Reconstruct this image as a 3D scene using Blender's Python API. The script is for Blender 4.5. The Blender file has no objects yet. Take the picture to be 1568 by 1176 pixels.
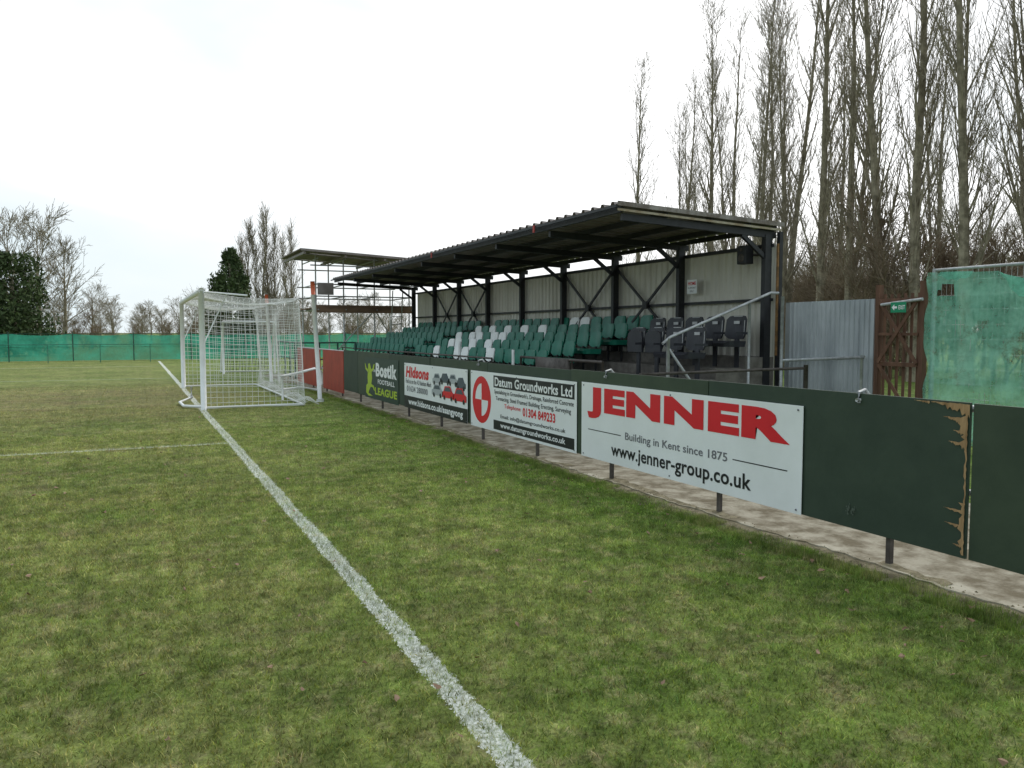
import bpy, math, random
from mathutils import Vector, Matrix
R = random.Random(7)
scene = bpy.context.scene
COL = scene.collection

# ------------------------------------------------------------------ helpers
def new_mat(name):
    m = bpy.data.materials.new(name); m.use_nodes = True
    nt = m.node_tree; nt.nodes.clear()
    out = nt.nodes.new('ShaderNodeOutputMaterial')
    b = nt.nodes.new('ShaderNodeBsdfPrincipled')
    nt.links.new(b.outputs[0], out.inputs[0])
    return m, nt, b, out

def mat(name, c1, c2=None, rough=0.6, scale=6.0, metal=0.0, bump=0.0, stretch=(1,1,1), detail=6, lo=0.35, hi=0.65, spec=0.4, bscale=None):
    m, nt, b, out = new_mat(name)
    N, L = nt.nodes, nt.links
    if c2 is None: c2 = tuple(c*0.75 for c in c1)
    geo = N.new('ShaderNodeTexCoord')
    mp = N.new('ShaderNodeMapping'); mp.inputs['Scale'].default_value = stretch
    L.new(geo.outputs['Object'], mp.inputs[0])
    no = N.new('ShaderNodeTexNoise'); no.inputs['Scale'].default_value = scale; no.inputs['Detail'].default_value = detail
    no.inputs['Roughness'].default_value = 0.65
    L.new(mp.outputs[0], no.inputs[0])
    cr = N.new('ShaderNodeValToRGB')
    cr.color_ramp.elements[0].position = lo; cr.color_ramp.elements[1].position = hi
    cr.color_ramp.elements[0].color = (*c2, 1); cr.color_ramp.elements[1].color = (*c1, 1)
    L.new(no.outputs[0], cr.inputs[0]); L.new(cr.outputs[0], b.inputs['Base Color'])
    b.inputs['Roughness'].default_value = rough; b.inputs['Metallic'].default_value = metal
    b.inputs['Specular IOR Level'].default_value = spec
    if bump > 0:
        n2 = N.new('ShaderNodeTexNoise'); n2.inputs['Scale'].default_value = bscale or scale*4; n2.inputs['Detail'].default_value = 8
        L.new(mp.outputs[0], n2.inputs[0])
        bp = N.new('ShaderNodeBump'); bp.inputs['Strength'].default_value = bump; bp.inputs['Distance'].default_value = 0.02
        L.new(n2.outputs[0], bp.inputs['Height']); L.new(bp.outputs[0], b.inputs['Normal'])
    return m

class MB:
    def __init__(s): s.v=[]; s.f=[]; s.m=[]
    def quad(s, pts, mi=0):
        i=len(s.v); s.v += [tuple(p) for p in pts]; s.f.append(tuple(range(i,i+len(pts)))); s.m.append(mi)
    def box(s, x0,x1,y0,y1,z0,z1, mi=0, M=None):
        i=len(s.v)
        P=[(x0,y0,z0),(x1,y0,z0),(x1,y1,z0),(x0,y1,z0),(x0,y0,z1),(x1,y0,z1),(x1,y1,z1),(x0,y1,z1)]
        if M: P=[tuple(M@Vector(p)) for p in P]
        s.v+=P
        for q in ((0,3,2,1),(4,5,6,7),(0,1,5,4),(1,2,6,5),(2,3,7,6),(3,0,4,7)):
            s.f.append(tuple(i+k for k in q)); s.m.append(mi)
    def beam(s, a, b, w, h, mi=0):
        a=Vector(a); b=Vector(b); d=(b-a); L=d.length; d.normalize()
        up=Vector((0,0,1)) if abs(d.z)<0.95 else Vector((0,1,0))
        x=d.cross(up).normalized(); y=x.cross(d).normalized()
        M=Matrix.Translation(a) @ Matrix((( x.x,d.x,y.x),(x.y,d.y,y.y),(x.z,d.z,y.z))).to_4x4()
        s.box(-w/2,w/2,0,L,-h/2,h/2,mi,M)
    def poly(s, pts, rad, n=6, mi=0, cap=False):
        pts=[Vector(p) for p in pts]
        if not hasattr(rad,'__len__'): rad=[rad]*len(pts)
        d=(pts[-1]-pts[0])
        if d.length<1e-6: d=pts[1]-pts[0]
        ref=Vector((0,0,1)) if abs(d.normalized().z)<0.7 else Vector((1,0.1,0))
        base=len(s.v)
        for k,p in enumerate(pts):
            t=(pts[min(k+1,len(pts)-1)]-pts[max(k-1,0)])
            if t.length<1e-9: t=d
            t.normalize()
            a=t.cross(ref)
            if a.length<1e-4: a=t.cross(Vector((0.3,1,0.2)))
            a.normalize(); b=t.cross(a)
            for j in range(n):
                an=2*math.pi*j/n
                q=p+(a*math.cos(an)+b*math.sin(an))*rad[k]
                s.v.append((q.x,q.y,q.z))
        for k in range(len(pts)-1):
            for j in range(n):
                j2=(j+1)%n
                s.f.append((base+k*n+j, base+k*n+j2, base+(k+1)*n+j2, base+(k+1)*n+j)); s.m.append(mi)
        if cap:
            s.f.append(tuple(base+j for j in range(n))); s.m.append(mi)
            e=base+(len(pts)-1)*n
            s.f.append(tuple(e+j for j in reversed(range(n)))); s.m.append(mi)
    def tube(s,a,b,r,n=8,mi=0): s.poly([a,b],r,n,mi,True)
    def mesh(s,name,mats,smooth=False):
        me=bpy.data.meshes.new(name); me.from_pydata(s.v,[],s.f)
        for m in mats: me.materials.append(m)
        me.polygons.foreach_set('material_index', s.m)
        if smooth: me.polygons.foreach_set('use_smooth',[True]*len(s.f))
        me.update(); return me
    def obj(s,name,mats,parent=None,smooth=False,bevel=0):
        me=s.mesh(name,mats,smooth); o=bpy.data.objects.new(name,me); COL.objects.link(o)
        if parent: o.parent=parent
        if bevel:
            b=o.modifiers.new('bevel','BEVEL'); b.width=bevel; b.segments=2; b.limit_method='ANGLE'
        return o

def empty(name, loc=(0,0,0)):
    e=bpy.data.objects.new(name,None); e.location=loc; COL.objects.link(e); e.empty_display_size=0.2; return e
def inst(name, me, loc, rz=0, sc=(1,1,1), parent=None):
    o=bpy.data.objects.new(name,me); COL.objects.link(o); o.location=loc; o.rotation_euler=(0,0,rz); o.scale=sc
    if parent: o.parent=parent
    return o

# ------------------------------------------------------------------ camera
cam=bpy.data.cameras.new('camera'); co=bpy.data.objects.new('camera',cam); COL.objects.link(co)
cam.lens=28.24; cam.sensor_width=36; cam.clip_end=5000; cam.clip_start=0.05
co.location=(0,0,1.6); co.rotation_euler=(math.radians(86.3),0,math.radians(-25.2))
scene.camera=co

# ------------------------------------------------------------------ world / sun
w=bpy.data.worlds.new('World'); scene.world=w; w.use_nodes=True
nt=w.node_tree; nt.nodes.clear(); N=nt.nodes; L=nt.links
wo=N.new('ShaderNodeOutputWorld'); bg=N.new('ShaderNodeBackground'); bg.inputs[1].default_value=0.15
L.new(bg.outputs[0],wo.inputs[0])
sky=N.new('ShaderNodeTexSky'); sky.sky_type='NISHITA'; sky.sun_disc=False
SUN_EL=math.radians(42); SUN_AZ=math.radians(60)
sky.sun_elevation=SUN_EL; sky.sun_rotation=SUN_AZ
tc=N.new('ShaderNodeTexCoord')
mp=N.new('ShaderNodeMapping'); mp.inputs['Scale'].default_value=(1,1,2.4); L.new(tc.outputs['Generated'],mp.inputs[0])
n1=N.new('ShaderNodeTexNoise'); n1.inputs['Scale'].default_value=1.7; n1.inputs['Detail'].default_value=5; n1.inputs['Roughness'].default_value=0.48; n1.inputs['Distortion'].default_value=.3
L.new(mp.outputs[0],n1.inputs[0])
dotn=N.new('ShaderNodeVectorMath'); dotn.operation='DOT_PRODUCT'; dotn.inputs[1].default_value=(math.sin(SUN_AZ),math.cos(SUN_AZ),0.3)
L.new(tc.outputs['Generated'],dotn.inputs[0])
ma=N.new('ShaderNodeMath'); ma.operation='MULTIPLY_ADD'; ma.inputs[1].default_value=0.62; ma.inputs[2].default_value=-0.27
L.new(dotn.outputs['Value'],ma.inputs[0])
ad=N.new('ShaderNodeMath'); ad.operation='ADD'; L.new(ma.outputs[0],ad.inputs[0]); L.new(n1.outputs[0],ad.inputs[1])
cr=N.new('ShaderNodeValToRGB'); e=cr.color_ramp.elements
e[0].position=0.34; e[0].color=(0.405,0.475,0.51,1); e[1].position=0.84; e[1].color=(0.90,0.90,0.90,1)
k=e.new(0.50); k.color=(0.465,0.53,0.56,1)
k=e.new(0.64); k.color=(0.545,0.575,0.59,1)
k=e.new(0.76); k.color=(0.70,0.705,0.71,1)
L.new(ad.outputs[0],cr.inputs[0])
sc=N.new('ShaderNodeVectorMath'); sc.operation='SCALE'; sc.inputs[3].default_value=12.0; L.new(cr.outputs[0],sc.inputs[0])
mx=N.new('ShaderNodeMix'); mx.data_type='RGBA'; mx.inputs[0].default_value=0.94
L.new(sky.outputs[0],mx.inputs[6]); L.new(sc.outputs[0],mx.inputs[7]); L.new(mx.outputs[2],bg.inputs[0])
sl=bpy.data.lights.new('sun','SUN'); sl.energy=1.5; sl.angle=math.radians(24); sl.color=(1,0.96,0.9)
so=bpy.data.objects.new('sun',sl); COL.objects.link(so)
sd=Vector((math.sin(SUN_AZ)*math.cos(SUN_EL),math.cos(SUN_AZ)*math.cos(SUN_EL),math.sin(SUN_EL)))
so.rotation_euler=(-sd).to_track_quat('-Z','Y').to_euler(); so.location=(20,20,30)
scene.view_settings.view_transform='Standard'; scene.view_settings.look='None'; scene.view_settings.exposure=0

# ------------------------------------------------------------------ grass colour network
LX=1.25
def grass_network(nt, b, blades):
    N,L=nt.nodes,nt.links
    g=N.new('ShaderNodeNewGeometry')
    flat=N.new('ShaderNodeVectorMath'); flat.operation='MULTIPLY'; flat.inputs[1].default_value=(1,1,0); L.new(g.outputs['Position'],flat.inputs[0])
    P=flat.outputs[0]
    def noise(s,d=5,r=0.6):
        n=N.new('ShaderNodeTexNoise'); n.inputs['Scale'].default_value=s; n.inputs['Detail'].default_value=d; n.inputs['Roughness'].default_value=r
        L.new(P,n.inputs[0]); return n.outputs[0]
    def ramp(inp,a,b_,ca,cb):
        r=N.new('ShaderNodeValToRGB'); r.color_ramp.elements[0].position=a; r.color_ramp.elements[1].position=b_
        r.color_ramp.elements[0].color=(*ca,1); r.color_ramp.elements[1].color=(*cb,1); L.new(inp,r.inputs[0]); return r.outputs[0]
    def mix(f,a,c):
        m=N.new('ShaderNodeMix'); m.data_type='RGBA'
        if isinstance(f,float): m.inputs[0].default_value=f
        else: L.new(f,m.inputs[0])
        if isinstance(a,tuple): m.inputs[6].default_value=(*a,1)
        else: L.new(a,m.inputs[6])
        if isinstance(c,tuple): m.inputs[7].default_value=(*c,1)
        else: L.new(c,m.inputs[7])
        return m.outputs[2]
    def mul(a,c):
        m=N.new('ShaderNodeMix'); m.data_type='RGBA'; m.blend_type='MULTIPLY'; m.inputs[0].default_value=1.0; L.new(a,m.inputs[6]); L.new(c,m.inputs[7]); return m.outputs[2]
    def math_(op,a,c=None,d=None):
        m=N.new('ShaderNodeMath'); m.operation=op
        for i,x in enumerate((a,c,d)):
            if x is None: continue
            if isinstance(x,(int,float)): m.inputs[i].default_value=x
            else: L.new(x,m.inputs[i])
        return m.outputs[0]
    sx=N.new('ShaderNodeSeparateXYZ'); L.new(g.outputs['Position'],sx.inputs[0]); X,Y=sx.outputs[0],sx.outputs[1]
    base=ramp(noise(0.55,8,0.7),0.36,0.66,(0.135,0.190,0.038),(0.285,0.300,0.095))
    lush=ramp(noise(2.2,7,0.65),0.34,0.66,(0.085,0.165,0.022),(0.205,0.310,0.055))
    mr=N.new('ShaderNodeMapRange'); mr.inputs[1].default_value=0.5; mr.inputs[2].default_value=4.2; mr.inputs[3].default_value=0.10; mr.inputs[4].default_value=0.75
    L.new(X,mr.inputs[0])
    c=mix(mr.outputs[0],base,lush)
    dry=ramp(noise(5.0,8,0.78),0.50,0.64,(0,0,0),(1,1,1))
    c=mix(math_('MULTIPLY',dry,0.65),c,(0.40,0.36,0.18))
    mud=ramp(noise(1.3,8,0.72),0.55,0.67,(0,0,0),(1,1,1))
    c=mix(math_('MULTIPLY',mud,0.6),c,(0.27,0.22,0.12))
    bare=ramp(noise(3.4,9,0.8),0.62,0.70,(0,0,0),(1,1,1))
    c=mix(math_('MULTIPLY',bare,0.6),c,(0.20,0.15,0.09))
    by=N.new('ShaderNodeMapRange'); by.interpolation_type='SMOOTHSTEP'; by.inputs[1].default_value=8.0; by.inputs[2].default_value=1.0
    L.new(math_('ABSOLUTE',math_('SUBTRACT',Y,21.5)),by.inputs[0])
    bx=N.new('ShaderNodeMapRange'); bx.inputs[1].default_value=4.4; bx.inputs[2].default_value=1.5; L.new(X,bx.inputs[0])
    band=math_('MULTIPLY',math_('MULTIPLY',by.outputs[0],bx.outputs[0]),ramp(noise(0.9,8,0.75),0.35,0.6,(0.25,)*3,(1,1,1)))
    c=mix(math_('MULTIPLY',band,0.65),c,(0.27,0.21,0.11))
    c=mul(c,ramp(noise(2.7,6,0.7),0.34,0.62,(0.68,)*3,(1.16,)*3))
    c=mul(c,ramp(noise(11,5,0.78),0.36,0.62,(0.55,)*3,(1.25,)*3))
    c=mul(c,ramp(noise(60,4,0.7),0.3,0.7,(0.6,)*3,(1.25,)*3))
    st=math_('MULTIPLY_ADD',math_('SINE',math_('MULTIPLY_ADD',Y,1.05,math_('MULTIPLY',noise(.4,2),1.5))),0.05,1.0)
    cb=N.new('ShaderNodeCombineXYZ'); [L.new(st,cb.inputs[i]) for i in range(3)]
    c=mul(c,cb.outputs[0])
    wob=math_('MULTIPLY',math_('SUBTRACT',noise(1.2,2),0.5),0.06)
    edge=math_('MULTIPLY',math_('SUBTRACT',noise(28,3,0.7),0.5),0.10)
    def within(v,a,b2): return math_('MULTIPLY',math_('GREATER_THAN',v,a),math_('LESS_THAN',v,b2))
    def line(v,c0,hw): return math_('LESS_THAN',math_('ADD',math_('ABSOLUTE',math_('SUBTRACT',math_('ADD',v,wob),c0)),edge),hw)
    l1=math_('MULTIPLY',line(X,LX-.006,0.060),math_('LESS_THAN',Y,48.5))
    l2=math_('MULTIPLY',line(Y,12.15,0.05),within(X,-4.25,LX))
    l3=math_('MULTIPLY',line(X,-4.25,0.05),within(Y,12.1,30.4))
    l4=math_('MULTIPLY',line(Y,30.4,0.05),within(X,-4.25,LX))
    l5=math_('MULTIPLY',line(Y,41.4,0.06),within(X,-15.2,LX))
    weak=math_('MAXIMUM',math_('MAXIMUM',l2,l3),math_('MAXIMUM',l4,l5))
    wearn=noise(38,5,0.75)
    strong=math_('MULTIPLY',l1,ramp(wearn,0.38,0.56,(0.10,)*3,(0.95,)*3))
    weakm=math_('MULTIPLY',weak,ramp(wearn,0.40,0.60,(0.10,)*3,(0.75,)*3))
    lm=math_('MAXIMUM',strong,weakm)
    if blades:
        at=N.new('ShaderNodeAttribute'); at.attribute_name='bcol'
        c=mul(c,at.outputs['Color'])
        lm=math_('MULTIPLY',lm,math_('LESS_THAN',at.outputs['Alpha'],0.76))
    c=mix(lm,c,(0.76,0.78,0.74))
    L.new(c,b.inputs['Base Color'])
    b.inputs['Roughness'].default_value=0.8 if not blades else 0.5; b.inputs['Specular IOR Level'].default_value=0.1 if not blades else 0.3
    return noise,c

m_ground,nt,b,out=new_mat('grass_ground'); nf,_=grass_network(nt,b,False)
bp=nt.nodes.new('ShaderNodeBump'); bp.inputs['Strength'].default_value=0.6; bp.inputs['Distance'].default_value=0.03
nt.links.new(nf(40,6,0.8),bp.inputs['Height']); nt.links.new(bp.outputs[0],b.inputs['Normal'])
m_blade,nt,b,out=new_mat('grass_blade'); _,cc=grass_network(nt,b,True)
tl=nt.nodes.new('ShaderNodeBsdfTranslucent'); nt.links.new(cc,tl.inputs[0]); ms=nt.nodes.new('ShaderNodeMixShader'); ms.inputs[0].default_value=.4
nt.links.new(b.outputs[0],ms.inputs[1]); nt.links.new(tl.outputs[0],ms.inputs[2]); nt.links.new(ms.outputs[0],out.inputs[0])

mb=MB(); S=1600
xs=[-S,-100,-20,0,4,8,20,60,S]; ys=[-S,-60,0,8,16,30,60,120,S]
for i in range(8):
    for j in range(8): mb.quad([(xs[i],ys[j],0),(xs[i+1],ys[j],0),(xs[i+1],ys[j+1],0),(xs[i],ys[j+1],0)])
mb.obj('ground',[m_ground])

def grass_patch(seed,nb):
    r=random.Random(seed); v=[];f=[];cols=[]
    for _ in range(nb):
        x=r.uniform(-.52,.52); y=r.uniform(-.52,.52); h=r.uniform(.009,.026)*(1.6 if r.random()<.08 else 1); w=r.uniform(.0015,.003)
        a=r.uniform(0,6.283); la=r.uniform(0,6.283); ln=h*r.uniform(.3,1.4)
        dx,dy=math.cos(a)*w,math.sin(a)*w; lx,ly=math.cos(la)*ln,math.sin(la)*ln
        i=len(v)
        v+=[(x-dx,y-dy,0),(x+dx,y+dy,0),(x+dx*.8+lx*.4,y+dy*.8+ly*.4,h*.6),(x-dx*.8+lx*.4,y-dy*.8+ly*.4,h*.6),(x+lx,y+ly,h)]
        f+=[(i,i+1,i+2,i+3),(i+3,i+2,i+4)]
        q=r.uniform(.75,2.0); t=r.random()
        c=(q*1.7,q*1.4,q*1.8,t) if t<.14 else (q*r.uniform(.85,1.2),q,q*r.uniform(.7,1.2),r.random())
        cols+=[c]*5
    me=bpy.data.meshes.new('grass_patch'); me.from_pydata(v,[],f); me.materials.append(m_blade)
    ca=me.color_attributes.new('bcol','FLOAT_COLOR','POINT')
    ca.data.foreach_set('color',[x for c in cols for x in c]); return me
pA=[grass_patch(i,5600) for i in range(4)]; pB=[grass_patch(10+i,3300) for i in range(2)]; pC=[grass_patch(20+i,1500) for i in range(2)]; pD=[grass_patch(30,550)]
ge=empty('grass')
for iy in range(1,27):
    for ix in range(-6,5):
        cx=ix-0.25; cy=iy+.5
        if cx+.5 < -.14*(cy)-0.5 or cx>4.2: continue
        ps=pA if cy<9 else pB if cy<14 else pC if cy<19 else pD
        inst('grass_patch',R.choice(ps),(cx,cy,0),R.choice([0,1,2,3])*math.pi/2,parent=ge)
for k in range(60):
    cy=1.4+k*.4+R.uniform(-.1,.1); inst('verge_tuft',R.choice(pB),(4.32+R.uniform(-.03,.06),cy,0),0,(R.uniform(.14,.26),R.uniform(.3,.62),R.uniform(1.2,2.2)),parent=ge)

m_leaf=mat('dead_leaf',(0.30,0.19,0.11),(0.16,0.09,0.05),scale=3)
mb=MB()
for _ in range(280):
    y=R.uniform(1.6,16); x=R.uniform(-.13*y-.5,4.3)
    if R.random()<.25: x=R.uniform(3.6,4.5)
    s=R.uniform(.010,.030); a=R.uniform(0,6.28); z=.024
    c,si=math.cos(a)*s,math.sin(a)*s
    up=[R.uniform(-.01,.014) for _ in range(6)]
    pts=[(x+c,y+si,z+up[0]),(x+.35*c-.5*si,y+.35*si+.5*c,z+up[1]),(x-.5*c-.45*si,y-.5*si+.45*c,z+up[2]),(x-c,y-si,z+up[3]),(x-.4*c+.5*si,y-.4*si-.5*c,z+up[4]),(x+.4*c+.5*si,y+.4*si-.5*c,z+up[5])]
    mb.quad(pts)
mb.obj('fallen_leaves',[m_leaf])

# ------------------------------------------------------------------ concrete kerb path, soil edge
m_conc=mat('concrete',(0.46,0.41,0.32),(0.19,0.155,0.10),rough=.95,scale=4.5,bump=.8,lo=.40,hi=.62)
m_soil=mat('soil',(0.30,0.25,0.16),(0.11,0.09,0.05),rough=1,scale=11,bump=1)
mb=MB(); y=-6; rows=[]
while y<31:
    drift=.05*math.sin(y*1.9)+.03*math.sin(y*4.7+1)
    rows.append((y,4.49+R.uniform(-.025,.025)+drift*.4,4.31+R.uniform(-.07,.07)+drift,4.60+R.uniform(-.05,.06)+drift)); y+=.09
for a,b_ in zip(rows,rows[1:]):
    mb.quad([(a[1],a[0],.032),(6.9,a[0],.035),(6.9,b_[0],.035),(b_[1],b_[0],.032)])
    mb.quad([(a[1],a[0],-.02),(a[1],a[0],.032),(b_[1],b_[0],.032),(b_[1],b_[0],-.02)])
mb.obj('concrete_path',[m_conc])
mb=MB()
for a,b_ in zip(rows,rows[1:]):
    mb.quad([(a[2],a[0],.004),(a[1],a[0],.024),(b_[1],b_[0],.024),(b_[2],b_[0],.004)])
    if math.sin(a[0]*2.3)+math.sin(a[0]*.9+2)>-.1: mb.quad([(a[1]-.005,a[0],.030),(a[3],a[0],.038),(b_[3],b_[0],.038),(b_[1]-.005,b_[0],.030)])
for _ in range(1700):
    y=R.uniform(1.5,16); x=R.gauss(4.44,.06); s=R.choice([R.uniform(.002,.007)]*5+[R.uniform(.006,.014)]); z=.018 if x<4.49 else .036
    n=5; a0=R.uniform(0,6)
    P=[(x+math.cos(a0+k*1.257)*s*R.uniform(.7,1.2),y+math.sin(a0+k*1.257)*s*R.uniform(.7,1.2),z-.004) for k in range(n)]; T=(x,y,z+s*R.uniform(.5,.9))
    for k in range(n): mb.quad([P[k],P[(k+1)%n],T])
mb.obj('soil_edge',[m_soil])

# ------------------------------------------------------------------ perimeter hoarding
FX=4.55; ZB=.22; ZT=1.17
m_green=mat('green_board_paint',(0.050,0.071,0.044),(0.036,0.054,0.034),rough=.5,scale=2.5,bump=.08,spec=.3)
m_green2=mat('green_board_paint_b',(0.042,0.063,0.043),(0.031,0.049,0.034),rough=.55,scale=3,bump=.08,spec=.3)
m_steel=mat('galvanised_steel',(0.52,0.53,0.54),(0.33,0.33,0.33),rough=.5,scale=12,metal=.3)
m_dsteel=mat('dark_steel',(0.10,0.085,0.075),(0.045,0.035,0.03),rough=.6,scale=10)
m_ply=mat('torn_plywood',(0.48,0.31,0.16),(0.26,0.15,0.07),rough=.9,scale=20,stretch=(1,1,.2))
m_redp=mat('red_board_paint',(0.42,0.045,0.025),(0.3,0.03,0.018),rough=.5,scale=3)
hoard=empty('perimeter_hoarding',(FX,10,0))
def par(o,p):
    o.parent=p; o.matrix_parent_inverse=Matrix.Translation(p.location).inverted(); return o
panels=[(-4.2,-1.8),(-1.8,.72),(.72,3.17),(3.18,5.62),(5.62,8.06),(8.06,10.5),(10.5,12.94),(12.94,15.38),(15.38,17.82),(17.82,19.15)]
mb=MB()
for i,(a,b_) in enumerate(panels):
    j=R.uniform(-.006,.006)
    mb.box(FX+j,FX+j+.018,a+.003,b_-.003,ZB-.0+R.uniform(-.01,.01),ZT+R.uniform(-.008,.008),i%2)
par(mb.obj('green_panels',[m_green,m_green2],bevel=.002),hoard)
mb=MB()
mb.box(FX,FX+.018,19.2,21.5,.12,1.14); mb.box(FX+.004,FX+.022,21.9,25.2,.1,1.12)
par(mb.obj('red_panels',[m_redp]),hoard)
mb=MB()
y=.26
while y<25:
    mb.box(FX+.03,FX+.065,y-.018,y+.018,0,1.12,0)
    mb.box(FX+.022,FX+.03,y-.05,y+.05,.95,1.0,0)
    y+=1.75
mb.tube((FX+.055,-4,1.135),(FX+.055,25.2,1.135),.022,8,1)
mb.tube((FX+.055,-4,.62),(FX+.055,25.2,.62),.02,8,1)
par(mb.obj('posts_and_rail',[m_dsteel,m_steel]),hoard)
mb=MB()
for y in (4.0,7.3,10.8,2.6):
    mb.poly([(FX-.008,y,1.11),(FX-.01,y,1.185),(FX+.05,y,1.20),(FX+.09,y,1.16),(FX+.09,y,1.1)],.012,6,0,True)
    mb.tube((FX-.03,y,1.13),(FX+.0,y,1.13),.014,8,0)
par(mb.obj('pipe_clips',[m_steel],smooth=True),hoard)
mb=MB()
def jag(y0,y1,z0,z1,off,vert,taper=False):
    n=16; A=[];B=[]
    for i in range(n+1):
        t=i/n
        if vert:
            z=z0+(z1-z0)*t; A.append((FX-off-.007,y0+R.uniform(-1,1)*.004,z)); B.append((FX-off-.007,y0+(y1-y0)*R.uniform(.2,1.0),z))
        else:
            y=y0+(y1-y0)*t; k=(1-t) if taper else 1
            A.append((FX-off-.007,y,z1+R.uniform(-.002,.002))); B.append((FX-off-.007,y,z1-(z1-z0)*R.uniform(.3,1)*max(.08,k)))
    for i in range(n): mb.quad([A[i],A[i+1],B[i+1],B[i]])
jag(3.19,3.255,.90,1.16,.004,True); jag(3.18,3.44,1.07,1.165,.0045,False,True); jag(3.21,3.35,1.02,1.08,.005,False,True); jag(3.19,3.21,.55,.9,.004,True)
jag(3.19,3.235,.24,.56,.0042,True); jag(3.2,3.33,.47,.515,.005,False,True); jag(3.2,3.32,.385,.425,.005,False,True); jag(3.2,3.26,.27,.30,.0052,False,True); jag(3.2,3.31,.87,.93,.005,False,True); jag(3.2,3.28,.95,1.0,.0051,False,True); jag(3.45,3.56,1.14,1.165,.005,False,True)
par(mb.obj('torn_plywood',[m_ply]),hoard)
m_scuff=mat('scuff',(0.10,0.125,0.10),(0.055,0.075,0.055),rough=.8,scale=30)
mb=MB()
for (yy,zz,rr) in ((4.05,.35,.045),(2.3,.75,.035)):
    for k in range(40):
        a=R.uniform(0,6.283); q=rr*math.sqrt(R.random()); s_=R.uniform(.003,.009)
        y_=yy+math.cos(a)*q; z_=zz+math.sin(a)*q; mb.quad([(FX-.0085-.00003*k,y_+s_,z_),(FX-.0085-.00003*k,y_,z_-s_),(FX-.0085-.00003*k,y_-s_,z_),(FX-.0085-.00003*k,y_,z_+s_)])
par(mb.obj('ball_scuffs',[m_scuff]),hoard)

# ------------------------------------------------------------------ adverts
def flat(name,c,rough=.45): return mat(name,c,tuple(x*.93 for x in c),rough=rough,scale=4,spec=.35)
m_white=mat('sign_white',(0.84,0.85,0.86),(0.76,0.77,0.77),rough=.4,scale=1.5,spec=.35); m_red=flat('sign_red',(0.68,0.015,0.025)); m_black=flat('sign_black',(0.015,0.016,0.018))
m_grey=flat('sign_grey',(0.16,0.16,0.18)); m_dg=flat('sign_dark_green',(0.022,0.048,0.036)); m_lime=flat('sign_lime',(0.42,0.55,0.03)); m_wt=flat('sign_text_white',(0.85,0.85,0.85))
m_glass=flat('sign_glass',(0.08,0.1,0.12)); m_green_s=flat('sign_green',(0.01,0.25,0.12)); m_silver=flat('sign_silver',(0.4,0.42,0.44))
class Sign:
    def __init__(s,name,yl,z0,W,H,matb,x=FX-.012,th=.004):
        s.yl,s.z0,s.W,s.H,s.x=yl,z0,W,H,x-th
        s.e=empty(name,(x,yl-W/2,z0+H/2)); m=MB(); m.box(x-th,x,yl-W,yl,z0,z0+H,0); par(m.obj('panel',[matb],bevel=.0015),s.e); s.k=0
    def P(s,a,t,lay): return (s.x-.0015*lay, s.yl-a*s.W, s.z0+t*s.H)
    def shape(s,nm,pts,m,lay=1):
        b=MB(); b.quad([s.P(a,t,lay) for a,t in pts]); par(b.obj(nm,[m]),s.e)
    def rect(s,nm,a0,a1,t0,t1,m,lay=1): s.shape(nm,[(a0,t0),(a1,t0),(a1,t1),(a0,t1)],m,lay)
    def disc(s,nm,a,t,r,m,lay=1,n=28,a0=0,a1=360,ri=0):
        b=MB(); A=[math.radians(a0+(a1-a0)*i/n) for i in range(n+1)]
        for p,q in zip(A,A[1:]):
            def pt(r_,an): return (s.x-.0015*lay, s.yl-a*s.W-math.cos(an)*r_, s.z0+t*s.H+math.sin(an)*r_)
            b.quad([pt(ri,p),pt(r,p),pt(r,q),pt(ri,q)] if ri>0 else [pt(0,0),pt(r,p),pt(r,q)])
        par(b.obj(nm,[m]),s.e)
    def text(s,txt,a0,a1,t0,t1,m,lay=2,bold=0.0,shear=0):
        c=bpy.data.curves.new('t','FONT'); c.body=txt; c.offset=bold; c.shear=shear; c.space_character=1.0+bold*1.6; c.resolution_u=4
        o=bpy.data.objects.new('t',c); COL.objects.link(o)
        dg=bpy.context.evaluated_depsgraph_get(); me=bpy.data.meshes.new_from_object(o.evaluated_get(dg))
        bpy.data.objects.remove(o)
        X=[v.co.x for v in me.vertices]; Y=[v.co.y for v in me.vertices]
        x0,x1,y0,y1=min(X),max(X),min(Y),max(Y)
        for v in me.vertices:
            a=a0+(a1-a0)*(v.co.x-x0)/(x1-x0); t=t0+(t1-t0)*(v.co.y-y0)/(y1-y0); v.co=s.P(a,t,lay)
        me.materials.clear(); me.materials.append(m)
        s.k+=1; ob=bpy.data.objects.new('lettering_%d'%s.k,me); COL.objects.link(ob); par(ob,s.e)
    def screws(s):
        b=MB()
        for a in (.015,.5,.985):
            for t in (.04,.96):
                p=s.P(a,t,3); b.poly([(p[0]+.003,p[1],p[2]),(p[0]-.002,p[1],p[2])],.008,8,0,True)
        par(b.obj('screws',[m_grey]),s.e)

s=Sign('advertising_board',7.80,.215,3.30,.83,m_white)
s.text('JENNER',.04,.962,.535,.945,m_red,bold=.06)
s.text('Building in Kent since 1875',.27,.745,.315,.435,m_grey,bold=.012)
s.rect('rule_left',.045,.245,.375,.386,m_black); s.rect('rule_right',.765,.955,.375,.386,m_black)
s.text('www.jenner-group.co.uk',.19,.835,.055,.265,m_black,bold=.02); s.screws()

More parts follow.
